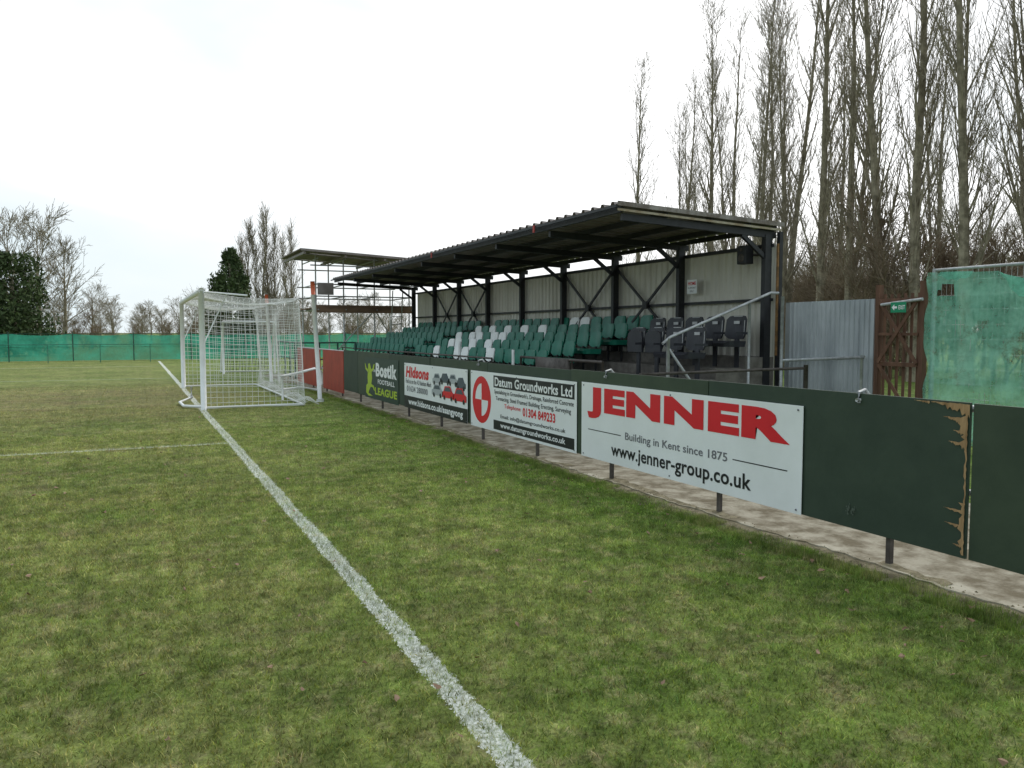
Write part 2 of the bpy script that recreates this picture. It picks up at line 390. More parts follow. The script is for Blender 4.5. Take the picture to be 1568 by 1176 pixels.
s=Sign('advertising_board',11.08,.215,3.17,.82,m_white)
s.disc('ring_red',.13,.5,.34,m_red,1,ri=.235)
s.disc('ring_quarter_a',.13,.5,.235,m_red,1,10,0,90); s.disc('ring_quarter_b',.13,.5,.235,m_red,1,10,180,270)
s.rect('band_top',.265,.985,.75,.955,m_black,1); s.rect('band_bottom',.265,.985,.04,.2,m_black,1)
s.text('Datum Groundworks Ltd',.28,.97,.775,.93,m_wt,3,bold=.025)
s.text('Specialising in Groundwork\'s, Drainage, Reinforced Concrete',.275,.98,.63,.72,m_black,bold=.01)
s.text('Tarmacing, Steel Framed Building Erecting, Surveying',.29,.96,.52,.61,m_black,bold=.01)
s.text('Telephone',.38,.54,.41,.50,m_red,bold=.01); s.text('01304 849233',.56,.84,.36,.50,m_red,bold=.03)
s.text('Email: info@datumgroundworks.co.uk',.34,.92,.235,.315,m_black,bold=.01)
s.text('www.datumgroundworks.co.uk',.34,.92,.065,.175,m_wt,3,bold=.025); s.screws()

s=Sign('advertising_board',14.33,.215,3.12,.82,m_white)
s.rect('band_bottom',.0,1,.0,.27,m_black,1)
s.text('Hidsons',.03,.44,.68,.93,m_red,bold=.045,shear=.2)
s.text('Find us on the A2 Rainham Mark',.03,.48,.55,.65,m_grey,bold=.015)
s.text('01634 280000',.05,.42,.37,.50,m_grey,bold=.02)
s.text('www.hidsons.co.uk/ssangyong',.08,.94,.045,.22,m_wt,3,bold=.035)
def car(s,a,t,w,h,m,lay):
    pr=[(0,.15),(0,.5),(.12,.58),(.25,.95),(.7,1.0),(.86,.62),(1,.52),(1.0,.15)]
    s.shape('car_picture',[(a+w*x,t+h*y) for x,y in pr],m,lay)
    s.shape('car_glass',[(a+w*x,t+h*y) for x,y in [(.2,.6),(.3,.88),(.66,.9),(.78,.62)]],m_glass,lay+1)
    for q in (.2,.8): s.disc('car_wheel',a+w*q,t+h*.15,.04,m_black,lay+1,12)
car(s,.50,.62,.14,.24,m_silver,2); car(s,.62,.66,.14,.22,m_glass,2); car(s,.74,.66,.13,.22,m_silver,2); car(s,.85,.60,.13,.24,m_glass,2)
car(s,.49,.38,.17,.26,m_silver,5); car(s,.65,.36,.17,.28,m_red,5); car(s,.81,.34,.18,.30,m_red,5)
s.screws()

s=Sign('advertising_board',17.15,.20,2.45,.86,m_dg)
s.text('Bostik',.36,.96,.56,.89,m_wt,bold=.045); s.text('The',.26,.35,.66,.75,m_wt,bold=.02)
s.text('FOOTBALL',.42,.9,.39,.50,m_wt,bold=.02); s.text('LEAGUE',.33,.96,.12,.30,m_lime,bold=.035)
s.shape('gecko_body',[(.14,.18),(.2,.3),(.24,.5),(.22,.7),(.17,.86),(.12,.84),(.11,.7),(.09,.5),(.10,.35)],m_lime,1)
s.shape('gecko_tail',[(.14,.18),(.10,.35),(.05,.3),(.04,.12),(.12,.05),(.26,.07),(.12,.12)],m_lime,2)
s.shape('gecko_leg_a',[(.2,.62),(.3,.72),(.33,.86),(.29,.84),(.26,.74),(.19,.7)],m_lime,3)
s.shape('gecko_leg_b',[(.12,.62),(.03,.7),(.0+.01,.86),(.04,.82),(.06,.74),(.12,.7)],m_lime,3)
s.shape('gecko_leg_c',[(.2,.36),(.3,.32),(.33,.2),(.29,.22),(.27,.28),(.2,.28)],m_lime,3)

# ------------------------------------------------------------------ goal
m_wp=mat('white_paint',(0.84,0.84,0.84),(0.74,0.74,0.73),rough=.4,scale=5)
m_net=mat('net_cord',(0.82,0.83,0.82),(0.72,0.72,0.72),rough=.9,scale=5)
GY0,GY1,GX=17.55,24.87,1.27
goal=empty('football_goal',(GX,21,0))
mb=MB()
mb.poly([(GX,GY0,0),(GX,GY0,2.44)],.058,14,0,True); mb.poly([(GX,GY1,0),(GX,GY1,2.44)],.058,14,0,True)
mb.poly([(GX,GY0-.05,2.44),(GX,GY1+.05,2.44)],.058,14,0,True)
for y in (GY0,GY1):
    mb.tube((GX,y,2.42),(GX+.9,y,2.36),.018,8); mb.tube((GX,y,.05),(GX+2.0,y,.05),.022,8)
    mb.tube((GX,y,1.3),(GX+.5,y,2.39),.014,6)
mb.tube((GX+2.0,GY0,.05),(GX+2.0,GY1,.05),.022,8)
mb.poly([(GX-.02,GY0+.1,.06),(GX-.35,GY0+.6,.05),(GX-.38,GY0+1.6,.05),(GX-.1,GY0+2.2,.1),(GX-.1,GY0+2.2,.35)],.03,8,0,True)
par(mb.obj('frame',[m_wp],smooth=True),goal)
def netgrid(mb,P,nu,nv,r,ss=10):
    for i in range(nu+1):
        mb.poly([P(i/nu,j/ss) for j in range(ss+1)],r,3)
    for j in range(nv+1):
        mb.poly([P(i/(ss*2),j/nv) for i in range(ss*2+1)],r,3)
mb=MB(); D=1.95; r=.0042
W=GY1-GY0
def top(u,v): return (GX+D*v, GY0+W*u, 2.42-.14*math.sin(math.pi*v)*(.6+.4*math.sin(9*u))-.10*v-.05*v*abs(math.sin(u*11)))
def back(u,v): return (GX+D+.10*v+.12*math.sin(math.pi*v)*math.sin(u*14), GY0+W*u, (2.32-.05*abs(math.sin(u*11)))*(1-v)+.03*v)
def side(yy,sg): return lambda u,v: (GX+.02+(D+.08*v-.02)*u, yy+sg*.12*math.sin(math.pi*v)*math.sin(math.pi*u)+.03*math.sin(7*u+5*v), (2.42-.10*u-.07*math.sin(math.pi*u))*(1-v)+.03*v)
netgrid(mb,top,60,16,r); netgrid(mb,back,60,20,r); netgrid(mb,side(GY0,-1),17,21,r); netgrid(mb,side(GY1,1),17,21,r)
def heap(u,v): return (GX+D+.05+.35*v, GY0+W*u, .03+.1*math.sin(math.pi*v)*(1+.5*math.sin(30*u)))
netgrid(mb,heap,60,5,r)
par(mb.obj('net',[m_net]),goal)
m_or=mat('orange_paint',(0.6,0.12,0.05),rough=.5)
for y,lean in ((18.55,-.12),(25.7,-.1)):
    e_=empty('net_support_pole',(3.85,y,0)); mb=MB()
    mb.poly([(3.85,y,0),(3.85+lean,y,2.45)],.05,12,0,True); mb.poly([(3.85+lean,y,2.451),(3.85+lean*1.12,y,2.75)],.051,12,1,True)
    mb.poly([(3.85+lean*.8,y,2.1),(GX+D,GY0 if y<20 else GY1,2.30)],.006,4,0)
    mb.poly([(3.85,y,.0),(3.85,y,.06)],.09,12,0,True)
    par(mb.obj('pole',[m_wp,m_or],smooth=True),e_)
mb=MB(); pts=[]
for (x,y,z) in [(3.1,19.4,.55),(3.5,19.5,.62),(3.95,19.6,.72),(4.1,19.6,.66),(4.12,19.6,.35),(4.0,19.55,.2),(3.6,19.5,.28),(3.1,19.4,.24)]: pts.append((x,y,z))
mb.poly(pts,.032,8,0,True); mb.tube((3.15,19.4,0),(3.15,19.4,.58),.025); mb.tube((4.05,19.6,0),(4.05,19.6,.3),.025)
mb.obj('goal_trolley_frame',[m_wp],smooth=True)
tg=empty('training_goal',(4.3,33,0)); mb=MB(); a,b_=3.1,5.0
mb.tube((a,32.5,0),(a,32.5,2.0),.04); mb.tube((b_,32.5,0),(b_,32.5,2.0),.04); mb.tube((a,32.5,2),(b_,32.5,2),.04)
mb.tube((a,32.5,2),(a,33.8,0),.03); mb.tube((b_,32.5,2),(b_,33.8,0),.03); mb.tube((a,33.8,0.03),(b_,33.8,.03),.03)
par(mb.obj('frame',[m_wp],smooth=True),tg)
mb=MB(); netgrid(mb,lambda u,v:(a+(b_-a)*u,32.5+1.3*v,2*(1-v)),16,18,.009)
par(mb.obj('net',[mat('dark_net',(0.03,0.06,0.05))]),tg)

# ------------------------------------------------------------------ corrugated helper
def corr(mb,axis,fix,a0,a1,z0,z1,pitch,depth,mi=0,slope=None):
    prof=[(0,0),(.30,0),(.40,1),(.60,1),(.70,0),(1.0,0)]
    pts=[]; n=int((a1-a0)/pitch)
    for k in range(n):
        for (q,d) in prof[:-1]: pts.append((a0+(k+q)*pitch,d*depth))
    pts.append((a1,0))
    for p,q in zip(pts,pts[1:]):
        if slope is None:
            mb.quad([(fix-p[1],p[0],z0),(fix-q[1],q[0],z0),(fix-q[1],q[0],z1),(fix-p[1],p[0],z1)][::-1],mi)
        else:
            x0,x1=slope
            mb.quad([(x0,p[0],z0+p[1]),(x1,p[0],z1+p[1]),(x1,q[0],z1+q[1]),(x0,q[0],z0+q[1])],mi)

# ------------------------------------------------------------------ grandstand
stand=empty('grandstand',(8.5,20,0))
m_wall=mat('cream_cladding',(0.76,0.73,0.66),(0.58,0.55,0.48),rough=.55,scale=1.2,stretch=(1,1,.25))
m_blk=mat('black_steel',(0.026,0.026,0.030),(0.014,0.014,0.016),rough=.5,scale=8)
m_roofu=mat('roof_sheet',(0.27,0.235,0.22),(0.18,0.15,0.135),rough=.6,scale=2)
m_trim=mat('weathered_trim',(0.30,0.27,0.25),(0.15,0.12,0.10),rough=.7,scale=5,lo=.4,hi=.6)
m_lt=mat('pale_batten',(0.5,0.45,0.36),(0.3,0.22,0.14),rough=.8,scale=5)
m_step=mat('terrace_timber',(0.20,0.18,0.16),(0.11,0.098,0.085),rough=.9,scale=5,bump=.3)
Y0,Y1=10.62,29.85; WX=10.0
mb=MB(); corr(mb,'y',WX,Y0,Y1,.3,3.10,.2,.035); par(mb.obj('rear_wall',[m_wall]),stand)
RZF,RZB=3.46,3.36
mb=MB(); corr(mb,'x',0,Y0-.05,Y1+.3,RZF+.10,RZB+.06,.3,.05,0,(6.76,10.05)); par(mb.obj('roof_sheeting',[m_roofu]),stand)
mb=MB()
def zr(x): return RZF+.09+(RZB-RZF-.04)*(x-6.76)/3.36
for x in (6.86,7.7,8.6,9.4,9.95): mb.box(x-.025,x+.025,Y0-.02,Y1+.25,zr(x)-.10,zr(x)-.012)
cols=[Y0+.05+ (Y1-.1-Y0)*i/8 for i in range(9)]
for i,y in enumerate(cols):
    mb.beam((6.9,y,zr(6.9)-.16),(10.0,y,zr(10)-.16),.07,.11)
    mb.box(9.76,9.90,y-.05,y+.05,.3,zr(9.8)-.17)
    mb.beam((9.80,y,2.86),(9.28,y,zr(9.3)-.21),.06,.07)
mb.box(9.88,9.95,Y0,Y1-.1,2.13,2.18); mb.box(9.88,9.95,Y0,Y1-.1,3.05,3.11)
for i in (1,2,5,6):
    a,b_=cols[i],cols[i+1]
    mb.beam((9.86,a,1.3),(9.86,b_,3.03),.03,.055); mb.beam((9.83,a,3.03),(9.83,b_,1.3),.03,.055)
    mb.box(9.80,9.88,(a+b_)/2-.08,(a+b_)/2+.08,2.09,2.25)
par(mb.obj('steel_frame',[m_blk]),stand)
mb=MB()
mb.beam((6.74,Y0-.09,zr(6.7)+.012),(10.07,Y0-.09,zr(10.14)+.012),.03,.07,0)
mb.beam((6.76,Y0-.055,zr(6.7)-.075),(10.05,Y0-.055,zr(10.12)-.075),.02,.035,1)
mb.box(6.71,6.74,Y0-.08,Y1+.3,zr(6.7)-.05,zr(6.7)-.01,2)
mb.box(9.98,10.05,Y0-.10,Y0-.03,.0,3.30,2); mb.box(9.955,9.98,Y0-.09,Y0-.05,1.2,3.1,3)
par(mb.obj('edge_trim',[m_trim,m_lt,m_blk,mat('rusty_strip',(0.34,0.18,0.07),(0.14,0.08,0.035),scale=12)]),stand)
mb=MB()
for y in (13.3,18.9): mb.box(6.69,6.708,y-.03,y+.03,3.42,3.55)
par(mb.obj('tape_tags',[mat('red_tape',(0.42,0.05,0.04))]),stand)
mb=MB()
TX=[6.9+.62*i for i in range(5)]+[10.0]; TZ=[.45+.18*i for i in range(5)]
for i in range(5): mb.box(TX[i],TX[i+1],Y0+.02,Y1-.02,0,TZ[i],0)
par(mb.obj('terrace_steps',[m_step]),stand)
def plastic(n,c1,c2,r=.35):
    return mat(n,c1,c2,rough=r,scale=5,spec=.5)
m_sg=plastic('green_seat_plastic',(0.012,0.18,0.12),(0.008,0.135,0.088))
m_sw=plastic('white_seat_plastic',(0.90,0.90,0.89),(0.80,0.81,0.79))
m_sb=plastic('black_seat_vinyl',(0.036,0.036,0.044),(0.022,0.022,0.028),.5)
m_piping=mat('seat_piping',(0.6,0.6,0.6))
def seat(mb,x,y,z,mi,w=.43,h=.31,up=False):
    n=8; zb=z+.48
    F=[];B=[]
    for k in range(n+1):
        t=k/n*2-1; yy=y+t*w/2; wing=-.055*t*t; hh=h-.07*abs(t)**7; lo=.06*abs(t)**7
        rowf=[]; rowb=[]
        for q,(xo,zo) in enumerate(((.15,lo),(.165,hh*.5),(.185,hh))):
            rowf.append((x+xo+wing,yy,zb+zo)); rowb.append((x+xo+wing+.025,yy,zb+zo))
        F.append(rowf); B.append(rowb)
    for k in range(n):
        for q in range(2):
            mb.quad([F[k][q],F[k][q+1],F[k+1][q+1],F[k+1][q]],mi); mb.quad([B[k][q],B[k+1][q],B[k+1][q+1],B[k][q+1]],mi)
        mb.quad([F[k][2],B[k][2],B[k+1][2],F[k+1][2]],mi); mb.quad([F[k][0],F[k+1][0],B[k+1][0],B[k][0]],mi)
    mb.quad([F[0][0],B[0][0],B[0][1],F[0][1]],mi); mb.quad([F[0][1],B[0][1],B[0][2],F[0][2]],mi)
    mb.quad([F[n][0],F[n][1],B[n][1],B[n][0]],mi); mb.quad([F[n][1],F[n][2],B[n][2],B[n][1]],mi)
    ring=[(.15,-.46),(-.12,-.48),(-.20,-.42),(-.245,-.25),(-.25,0),(-.245,.25),(-.20,.42),(-.12,.48),(.15,.46)]
    if up:
        R1=[(x+.06,y+b*w,z+.42+(.15-a)*1.0) for a,b in ring]; R2=[(p[0]+.045,p[1],p[2]) for p in R1]
    else:
        R1=[(x+a,y+b*w,z+.43+(.018 if abs(b)>.3 else 0)-(.02 if a<-.2 else 0)) for a,b in ring]; R2=[(x+a*.9,y+b*w*.94,z+.35) for a,b in ring]
    mb.quad(R1,mi); mb.quad(R2[::-1],mi)
    for i in range(len(R1)): 
        j=(i+1)%len(R1); mb.quad([R1[i],R2[i],R2[j],R1[j]],mi)
white={(0,8),(0,9),(0,12),(1,8),(1,10),(1,12),(1,13),(2,9),(2,10),(2,12),(2,13),(3,11),(3,9),(3,7),(3,13),(4,5),(4,6),(4,17),(3,15),(2,15),(0,5)}
for rI in range(5):
    mb=MB(); x=TX[rI]+.28; z=TZ[rI]; y=14.15; k=0
    while y<29.3:
        if not (22.0<y<22.9):
            seat(mb,x,y,z,1 if (rI,k) in white else 0)
            mb.box(x+.12,x+.15,y-.02,y+.02,z,z+.5,2)
        y+=.51; k+=1
    mb.box(x+.13,x+.17,14.0,29.3,z+.31,z+.35,2)
    par(mb.obj('seat_row_%d'%(rI+1),[m_sg,m_sw,m_blk]),stand)
for rI,(x,z,ys) in enumerate(((8.42,.81,[10.75,11.33,11.91,12.49]),(9.22,1.0,[10.7,11.27,11.84,12.41,12.98]))):
    mb=MB()
    for y in ys:
        seat(mb,x,y+.15,z,0,w=.5,h=.40,up=(rI==0 and y>11.5)); mb.box(x+.14,x+.17,y+.1,y+.2,z-.2,z+.5,0)
        mb.tube((x+.178,y+.0,z+.87),(x+.178,y+.30,z+.87),.007,6,1)
        mb.tube((x+.11,y-.07,z+.54),(x+.125,y-.07,z+.80),.006,6,1)
        mb.box(x-.12,x+.14,y-.135,y-.10,z+.56,z+.60,0)
        mb.box(x+.14,x+.146,y+.08,y+.22,z+.74,z+.79,1)
    par(mb.obj('padded_seat_row_%d'%(rI+1),[m_sb,m_piping]),stand)
mb=MB()
mb.poly([(7.55,Y0-.15,1.42),(7.7,Y0-.15,1.52),(9.75,Y0-.15,2.26),(9.92,Y0-.15,2.26)],.024,8,0,True)
mb.tube((7.66,Y0-.15,.03),(7.66,Y0-.15,1.5),.03,8); mb.tube((9.3,Y0-.15,.3),(9.3,Y0-.15,2.1),.024,8)
mb.poly([(7.66,Y0-.15,1.35),(8.05,Y0-.3,.75),(8.3,Y0-.4,.3)],.022,8)
par(mb.obj('handrail',[m_steel],smooth=True),stand)
mb=MB()
mb.tube((6.78,11.0,1.12),(6.78,14.0,1.12),.025,8); mb.tube((6.78,11.0,.8),(6.78,14.0,.8),.02,8)
for y in (11,12,13,14): mb.tube((6.78,y,.03),(6.78,y,1.12),.022,8)
mb.box(6.74,6.8,12.1,13.3,.75,1.14)
mb.tube((6.78,15.4,1.05),(6.78,28.8,1.05),.02,8)
y=15.4
while y<29: mb.tube((6.78,y,.03),(6.78,y,1.05),.02,8); y+=1.9
mb.tube((7.0,10.3,.95),(9.3,9.2,1.05),.022,8); mb.tube((7.0,10.3,.6),(9.3,9.2,.72),.02,8)
mb.tube((9.3,9.2,0),(9.3,9.2,1.1),.035,8); mb.tube((7.0,10.3,0),(7.0,10.3,.95),.03,8)
par(mb.obj('front_rail',[m_dsteel],smooth=True),stand)
mb=MB(); mb.tube((6.8,17.3,0.03),(6.8,17.3,1.38),.03,8); mb.tube((6.8,14.4,.03),(6.8,14.4,1.25),.03,8); par(mb.obj('white_posts',[m_wp]),stand)
sp=empty('loudspeaker',(9.7,10.95,2.98)); mb=MB(); mb.box(9.60,9.78,10.93,11.16,2.78,3.10)
par(mb.obj('cabinet',[m_blk],bevel=.015),sp)
mb=MB()
for z,r_ in ((2.88,.075),(3.03,.035)):
    mb.poly([(9.598,11.045,z),(9.59,11.045,z)],[r_,r_*.8],16,0,True)
mb.tube((9.78,11.045,2.95),(9.98,11.045,2.95),.02); par(mb.obj('drivers_and_bracket',[m_dsteel]),sp)
s=Sign('home_supporters_sign',12.80,2.34,.30,.27,m_white,x=9.80)
s.text('HOME',.12,.9,.6,.85,m_red,bold=.02); s.text('SUPPORT',.12,.9,.35,.48,m_grey); s.text('ONLY',.3,.7,.12,.25,m_grey)

# ------------------------------------------------------------------ galvanised fence, gate, netting fence
m_galv=mat('galvanised_sheet',(0.50,0.52,0.54),(0.32,0.34,0.36),rough=.45,scale=2.5,metal=.25,stretch=(1,1,.3))
mb=MB(); corr(mb,'y',10.12,8.62,10.5,.02,2.1,.095,.022); mb.box(10.13,10.17,8.6,10.5,1.85,1.95); mb.box(10.13,10.17,8.6,10.5,.3,.4)
mb.obj('corrugated_metal_fence',[m_galv])
mb=MB(); mb.tube((9.95,10.40,0),(9.95,10.40,2.2),.03); mb.tube((9.97,10.4,1.12),(9.97,8.7,1.22),.024); mb.tube((9.97,8.75,0),(9.97,8.75,1.25),.022)
mb.obj('scaffold_tube_rail',[m_steel],smooth=True)
m_brown=mat('brown_stained_timber',(0.17,0.085,0.052),(0.085,0.042,0.026),rough=.8,scale=8,stretch=(1,1,.15))
gt=empty('timber_gate',(10.1,8.1,0)); mb=MB()
mb.box(10.05,10.14,8.53,8.60,0,2.3); mb.box(10.05,10.14,7.78,7.85,0,2.32)
mb.box(10.04,10.1,7.86,8.52,2.02,2.09); mb.box(10.04,10.1,7.86,8.52,.25,.33); mb.box(10.04,10.1,7.86,8.52,1.1,1.16); mb.box(10.04,10.1,7.86,8.52,1.55,1.59)
y=7.88
while y<8.48: mb.box(10.105,10.12,y,y+.042,.15,2.16); y+=.115
mb.beam((10.03,7.86,1.15),(10.03,8.5,2.05),.02,.05); mb.beam((10.01,8.5,1.15),(10.01,7.86,2.05),.02,.05); mb.beam((10.03,7.86,.3),(10.03,8.5,1.12),.02,.05)
mb.tube((10.0,8.45,2.0),(9.98,7.75,2.06),.022,8,1)
par(mb.obj('gate_leaf',[m_brown,m_steel]),gt)
s=Sign('fire_exit_sign',8.26,1.88,.26,.15,m_green_s,x=9.97)
s.text('EXIT',.52,.93,.3,.7,m_wt,2,bold=.02); s.shape('arrow',[(.08,.5),(.25,.8),(.25,.6),(.42,.6),(.42,.4),(.25,.4),(.25,.2)],m_wt,2)

def netmat(name,c1,c2,alpha,scale=3,stain=None):
    m,nt,b,out=new_mat(name); N,L=nt.nodes,nt.links
    g=N.new('ShaderNodeNewGeometry')
    n=N.new('ShaderNodeTexNoise'); n.inputs['Scale'].default_value=scale; n.inputs['Detail'].default_value=8; n.inputs['Roughness'].default_value=.65; L.new(g.outputs['Position'],n.inputs[0])
    cr=N.new('ShaderNodeValToRGB'); cr.color_ramp.elements[0].position=.38; cr.color_ramp.elements[1].position=.6
    cr.color_ramp.elements[0].color=(*c2,1); cr.color_ramp.elements[1].color=(*c1,1); L.new(n.outputs[0],cr.inputs[0]); col=cr.outputs[0]
    if stain:
        n3=N.new('ShaderNodeTexNoise'); n3.inputs['Scale'].default_value=1.7; n3.inputs['Detail'].default_value=9; n3.inputs['Roughness'].default_value=.75; L.new(g.outputs['Position'],n3.inputs[0])
        c3=N.new('ShaderNodeValToRGB'); c3.color_ramp.elements[0].position=.53; c3.color_ramp.elements[1].position=.62; L.new(n3.outputs[0],c3.inputs[0])
        mm=N.new('ShaderNodeMix'); mm.data_type='RGBA'; L.new(c3.outputs[0],mm.inputs[0]); L.new(col,mm.inputs[6]); mm.inputs[7].default_value=(*stain,1); col=mm.outputs[2]
    L.new(col,b.inputs['Base Color'])
    b.inputs['Roughness'].default_value=.8; b.inputs['Specular IOR Level'].default_value=.1
    tl=N.new('ShaderNodeBsdfTranslucent'); L.new(col,tl.inputs[0])
    tr=N.new('ShaderNodeBsdfTransparent'); m1=N.new('ShaderNodeMixShader'); m1.inputs[0].default_value=.5; m2=N.new('ShaderNodeMixShader')
    L.new(b.outputs[0],m1.inputs[1]); L.new(tl.outputs[0],m1.inputs[2])
    mrr=N.new('ShaderNodeMapRange'); mrr.inputs[1].default_value=.35; mrr.inputs[2].default_value=.65; mrr.inputs[3].default_value=alpha-.14; mrr.inputs[4].default_value=alpha+.10
    L.new(n.outputs[0],mrr.inputs[0]); L.new(mrr.outputs[0],m2.inputs[0])
    L.new(tr.outputs[0],m2.inputs[1]); L.new(m1.outputs[0],m2.inputs[2]); L.new(m2.outputs[0],out.inputs[0])
    return m
m_dn=netmat('green_debris_netting',(0.30,0.70,0.54),(0.17,0.54,0.40),.56,2.2,(0.16,0.30,0.20))
m_dnf=netmat('green_debris_netting_fold',(0.22,0.64,0.48),(0.12,0.46,0.34),.55,5)
m_dn2=netmat('green_debris_netting_far',(0.08,0.46,0.33),(0.05,0.34,0.24),.82,1.0)
nf_=empty('netted_mesh_fence',(10.1,4,0))
mb=MB(); ny,nz=170,30; yA,yB=7.74,-4.0
def nettop(y): return 2.43-.05*abs(math.sin((7.72-y)*1.2))-(.15*math.sin((y-5.5)/1.2*math.pi) if 5.5<y<6.7 else 0)
def nx(y,t): return 10.04-.06*math.sin(y*3.1+t*2)*(.3+t)-.04*math.sin(y*8+t*9)-.03*math.sin(t*19+y*5)-.02*math.sin(t*31-y*17)
for i in range(ny):
    for j in range(nz):
        ya=yA+(yB-yA)*i/ny; yb=yA+(yB-yA)*(i+1)/ny
        t0,t1=j/nz,(j+1)/nz
        yc=(ya+yb)/2; zc=(t0+.5/nz)*nettop(yc)
        if (yc-7.46)**2/.014+(zc-2.16)**2/.012<1: continue
        if t0<.02+.05*abs(math.sin(yc*4)): continue
        def p(y,t): return (nx(y,1-t),y,t*nettop(y))
        mb.quad([p(ya,t0),p(yb,t0),p(yb,t1),p(ya,t1)])
par(mb.obj('netting',[m_dn],smooth=True),nf_)
mb=MB(); nn=500
for i in range(nn):
    ya=yA-.03+(yB-yA)*i/nn; yb=yA-.03+(yB-yA)*(i+1)/nn
    dd=lambda y: .06+.16*max(0,math.sin(y*2.3+.5))+.05*math.sin(y*7+1)+.012*math.sin(y*41)
    da,db=dd(ya),dd(yb)
    if da<.05 or db<.05: continue
    mb.quad([(nx(ya,0)-.03,ya,nettop(ya)+.01),(nx(yb,0)-.03,yb,nettop(yb)+.01),(nx(yb,.1)-.06,yb,nettop(yb)-db),(nx(ya,.1)-.06,ya,nettop(ya)-da)])
par(mb.obj('folded_netting',[m_dnf],smooth=True),nf_)
mb=MB()
for k in range(5):
    y=7.70-2.6*k; mb.tube((10.14,y,0),(10.14,y,2.48),.028)
mb.tube((10.14,7.7,2.46),(10.14,-4,2.46),.02); mb.tube((10.14,7.7,.15),(10.14,-4,.15),.02)
y=7.65
while y>3: mb.poly([(10.13,y,.15),(10.13,y,2.46)],.003,3); y-=.075
z=.3
while z<2.45: mb.poly([(10.13,7.6,z),(10.13,3,z)],.003,3); z+=.2
par(mb.obj('mesh_panels',[m_steel]),nf_)

ff=empty('boundary_netting_fence',(0,50,0)); mb=MB(); n=260
for i in range(n):
    xa=-60+80*i/n; xb=-60+80*(i+1)/n
    ta=1.50-.09*abs(math.sin(xa*1.05)); tb=1.50-.09*abs(math.sin(xb*1.05))
    for q in range(4):
        def p(x,t,q_): return (x,50-.05*math.sin(x*2.9+q_*1.3),.04+(t-.04)*q_/4)
        mb.quad([p(xa,ta,q),p(xb,tb,q),p(xb,tb,q+1),p(xa,ta,q+1)])
par(mb.obj('netting',[m_dn2],smooth=True),ff)
mb=MB(); x=-60
while x<20: mb.tube((x,49.9,0),(x,49.9,1.6),.03,6); x+=3.0
mb.tube((-60,50.05,1.5),(20,50.05,1.5),.015,6); mb.tube((-60,50.05,.8),(20,50.05,.8),.015,6)
par(mb.obj('posts',[mat('dark_green_post',(0.03,0.09,0.07))]),ff)
rl=empty('pitch_rail',(0,47,0)); mb=MB(); x=-40
while x<4: mb.tube((x,47.5,0),(x,47.5,.95),.02,6); x+=2.4
mb.tube((-40,47.5,.95),(4,47.5,.95),.02,6); par(mb.obj('rail',[mat('green_rail_paint',(0.04,0.2,0.15))]),rl)
sfence=empty('green_rail_fence',(6,28,0)); mb=MB()
for y in (26.5,27.5,28.5,29.5,31): mb.tube((4.9,y,0),(4.9,y,1.25),.03,6)
mb.tube((4.9,26.5,1.25),(4.9,31,1.25),.03,6); mb.tube((4.9,26.5,.7),(4.9,31,.7),.02,6)
for x in (4.9,5.5,6.1,6.7): mb.tube((x,26.5,0),(x,26.5,1.25),.03,6)
mb.tube((4.9,26.5,1.25),(6.7,26.5,1.25),.03,6); mb.tube((4.9,26.5,.7),(6.7,26.5,.7),.025,6)
par(mb.obj('rails',[mat('green_rail_paint_b',(0.02,0.08,0.06))]),sfence)

# ------------------------------------------------------------------ scaffold gantry
sg=empty('scaffold_camera_gantry',(8,31.5,0)); mb=MB()
xa,xb,ya,yb=6.25,9.9,30.6,33.2
xs_=[6.25,7.3,8.5,9.9]
for x in xs_:
    for y in (ya,yb): mb.tube((x,y,0),(x,y,4.5),.028,8)
for z in (2.45,2.95,3.4,4.1):
    for y in (ya,yb): mb.tube((xa-.2,y-.05,z),(xb+.2,y-.05,z),.024,8)
for z in (2.45,2.95,3.4,4.35):
    for x in xs_: mb.tube((x+.05,ya-.2,z),(x+.05,yb+.2,z),.024,8)
mb.tube((6.25,ya-.08,.1),(8.5,ya-.08,2.45),.024,8); mb.tube((9.9,ya-.08,.1),(8.5,ya-.08,2.45),.024,8)
mb.tube((5.9,ya,4.52),(10.1,ya,4.30),.03,8); mb.tube((5.9,yb,4.52),(10.1,yb,4.30),.03,8)
for k in range(7): mb.tube((9.0+.02*k,ya-.3,.4+.3*k),(9.4+.02*k,ya-.3,.4+.3*k),.018,6)
mb.tube((9.0,ya-.3,.1),(9.15,ya-.3,3.2),.022,6); mb.tube((9.4,ya-.3,.1),(9.55,ya-.3,3.2),.022,6)
par(mb.obj('tubes',[m_steel],smooth=True),sg)
m_board=mat('scaffold_board',(0.25,0.16,0.10),(0.13,0.08,0.055),rough=.9,scale=6,stretch=(.2,1,1))
mb=MB()
for k in range(10): mb.box(xa-.1,xb+.1,ya+.02+.26*k,ya+.25+.26*k,2.49,2.53)
mb.box(xa-.12,xb+.12,ya-.12,ya-.09,2.33,2.62)
par(mb.obj('platform_boards',[m_board]),sg)
mb=MB()
corr(mb,'x',0,ya-.9,yb+.9,4.60,4.38,.25,.04,0,(5.55,10.1))
mb.beam((5.55,ya-.92,4.58),(10.1,ya-.92,4.36),.03,.07)
for x in (5.7,7.2,8.7,10.0): mb.box(x-.04,x+.04,ya-.85,yb+.85,4.44-(x-5.55)*.05,4.53-(x-5.55)*.05)
mb.box(6.3,6.9,ya-.1,ya-.06,3.0,3.45)
par(mb.obj('canopy',[m_roofu]),sg)

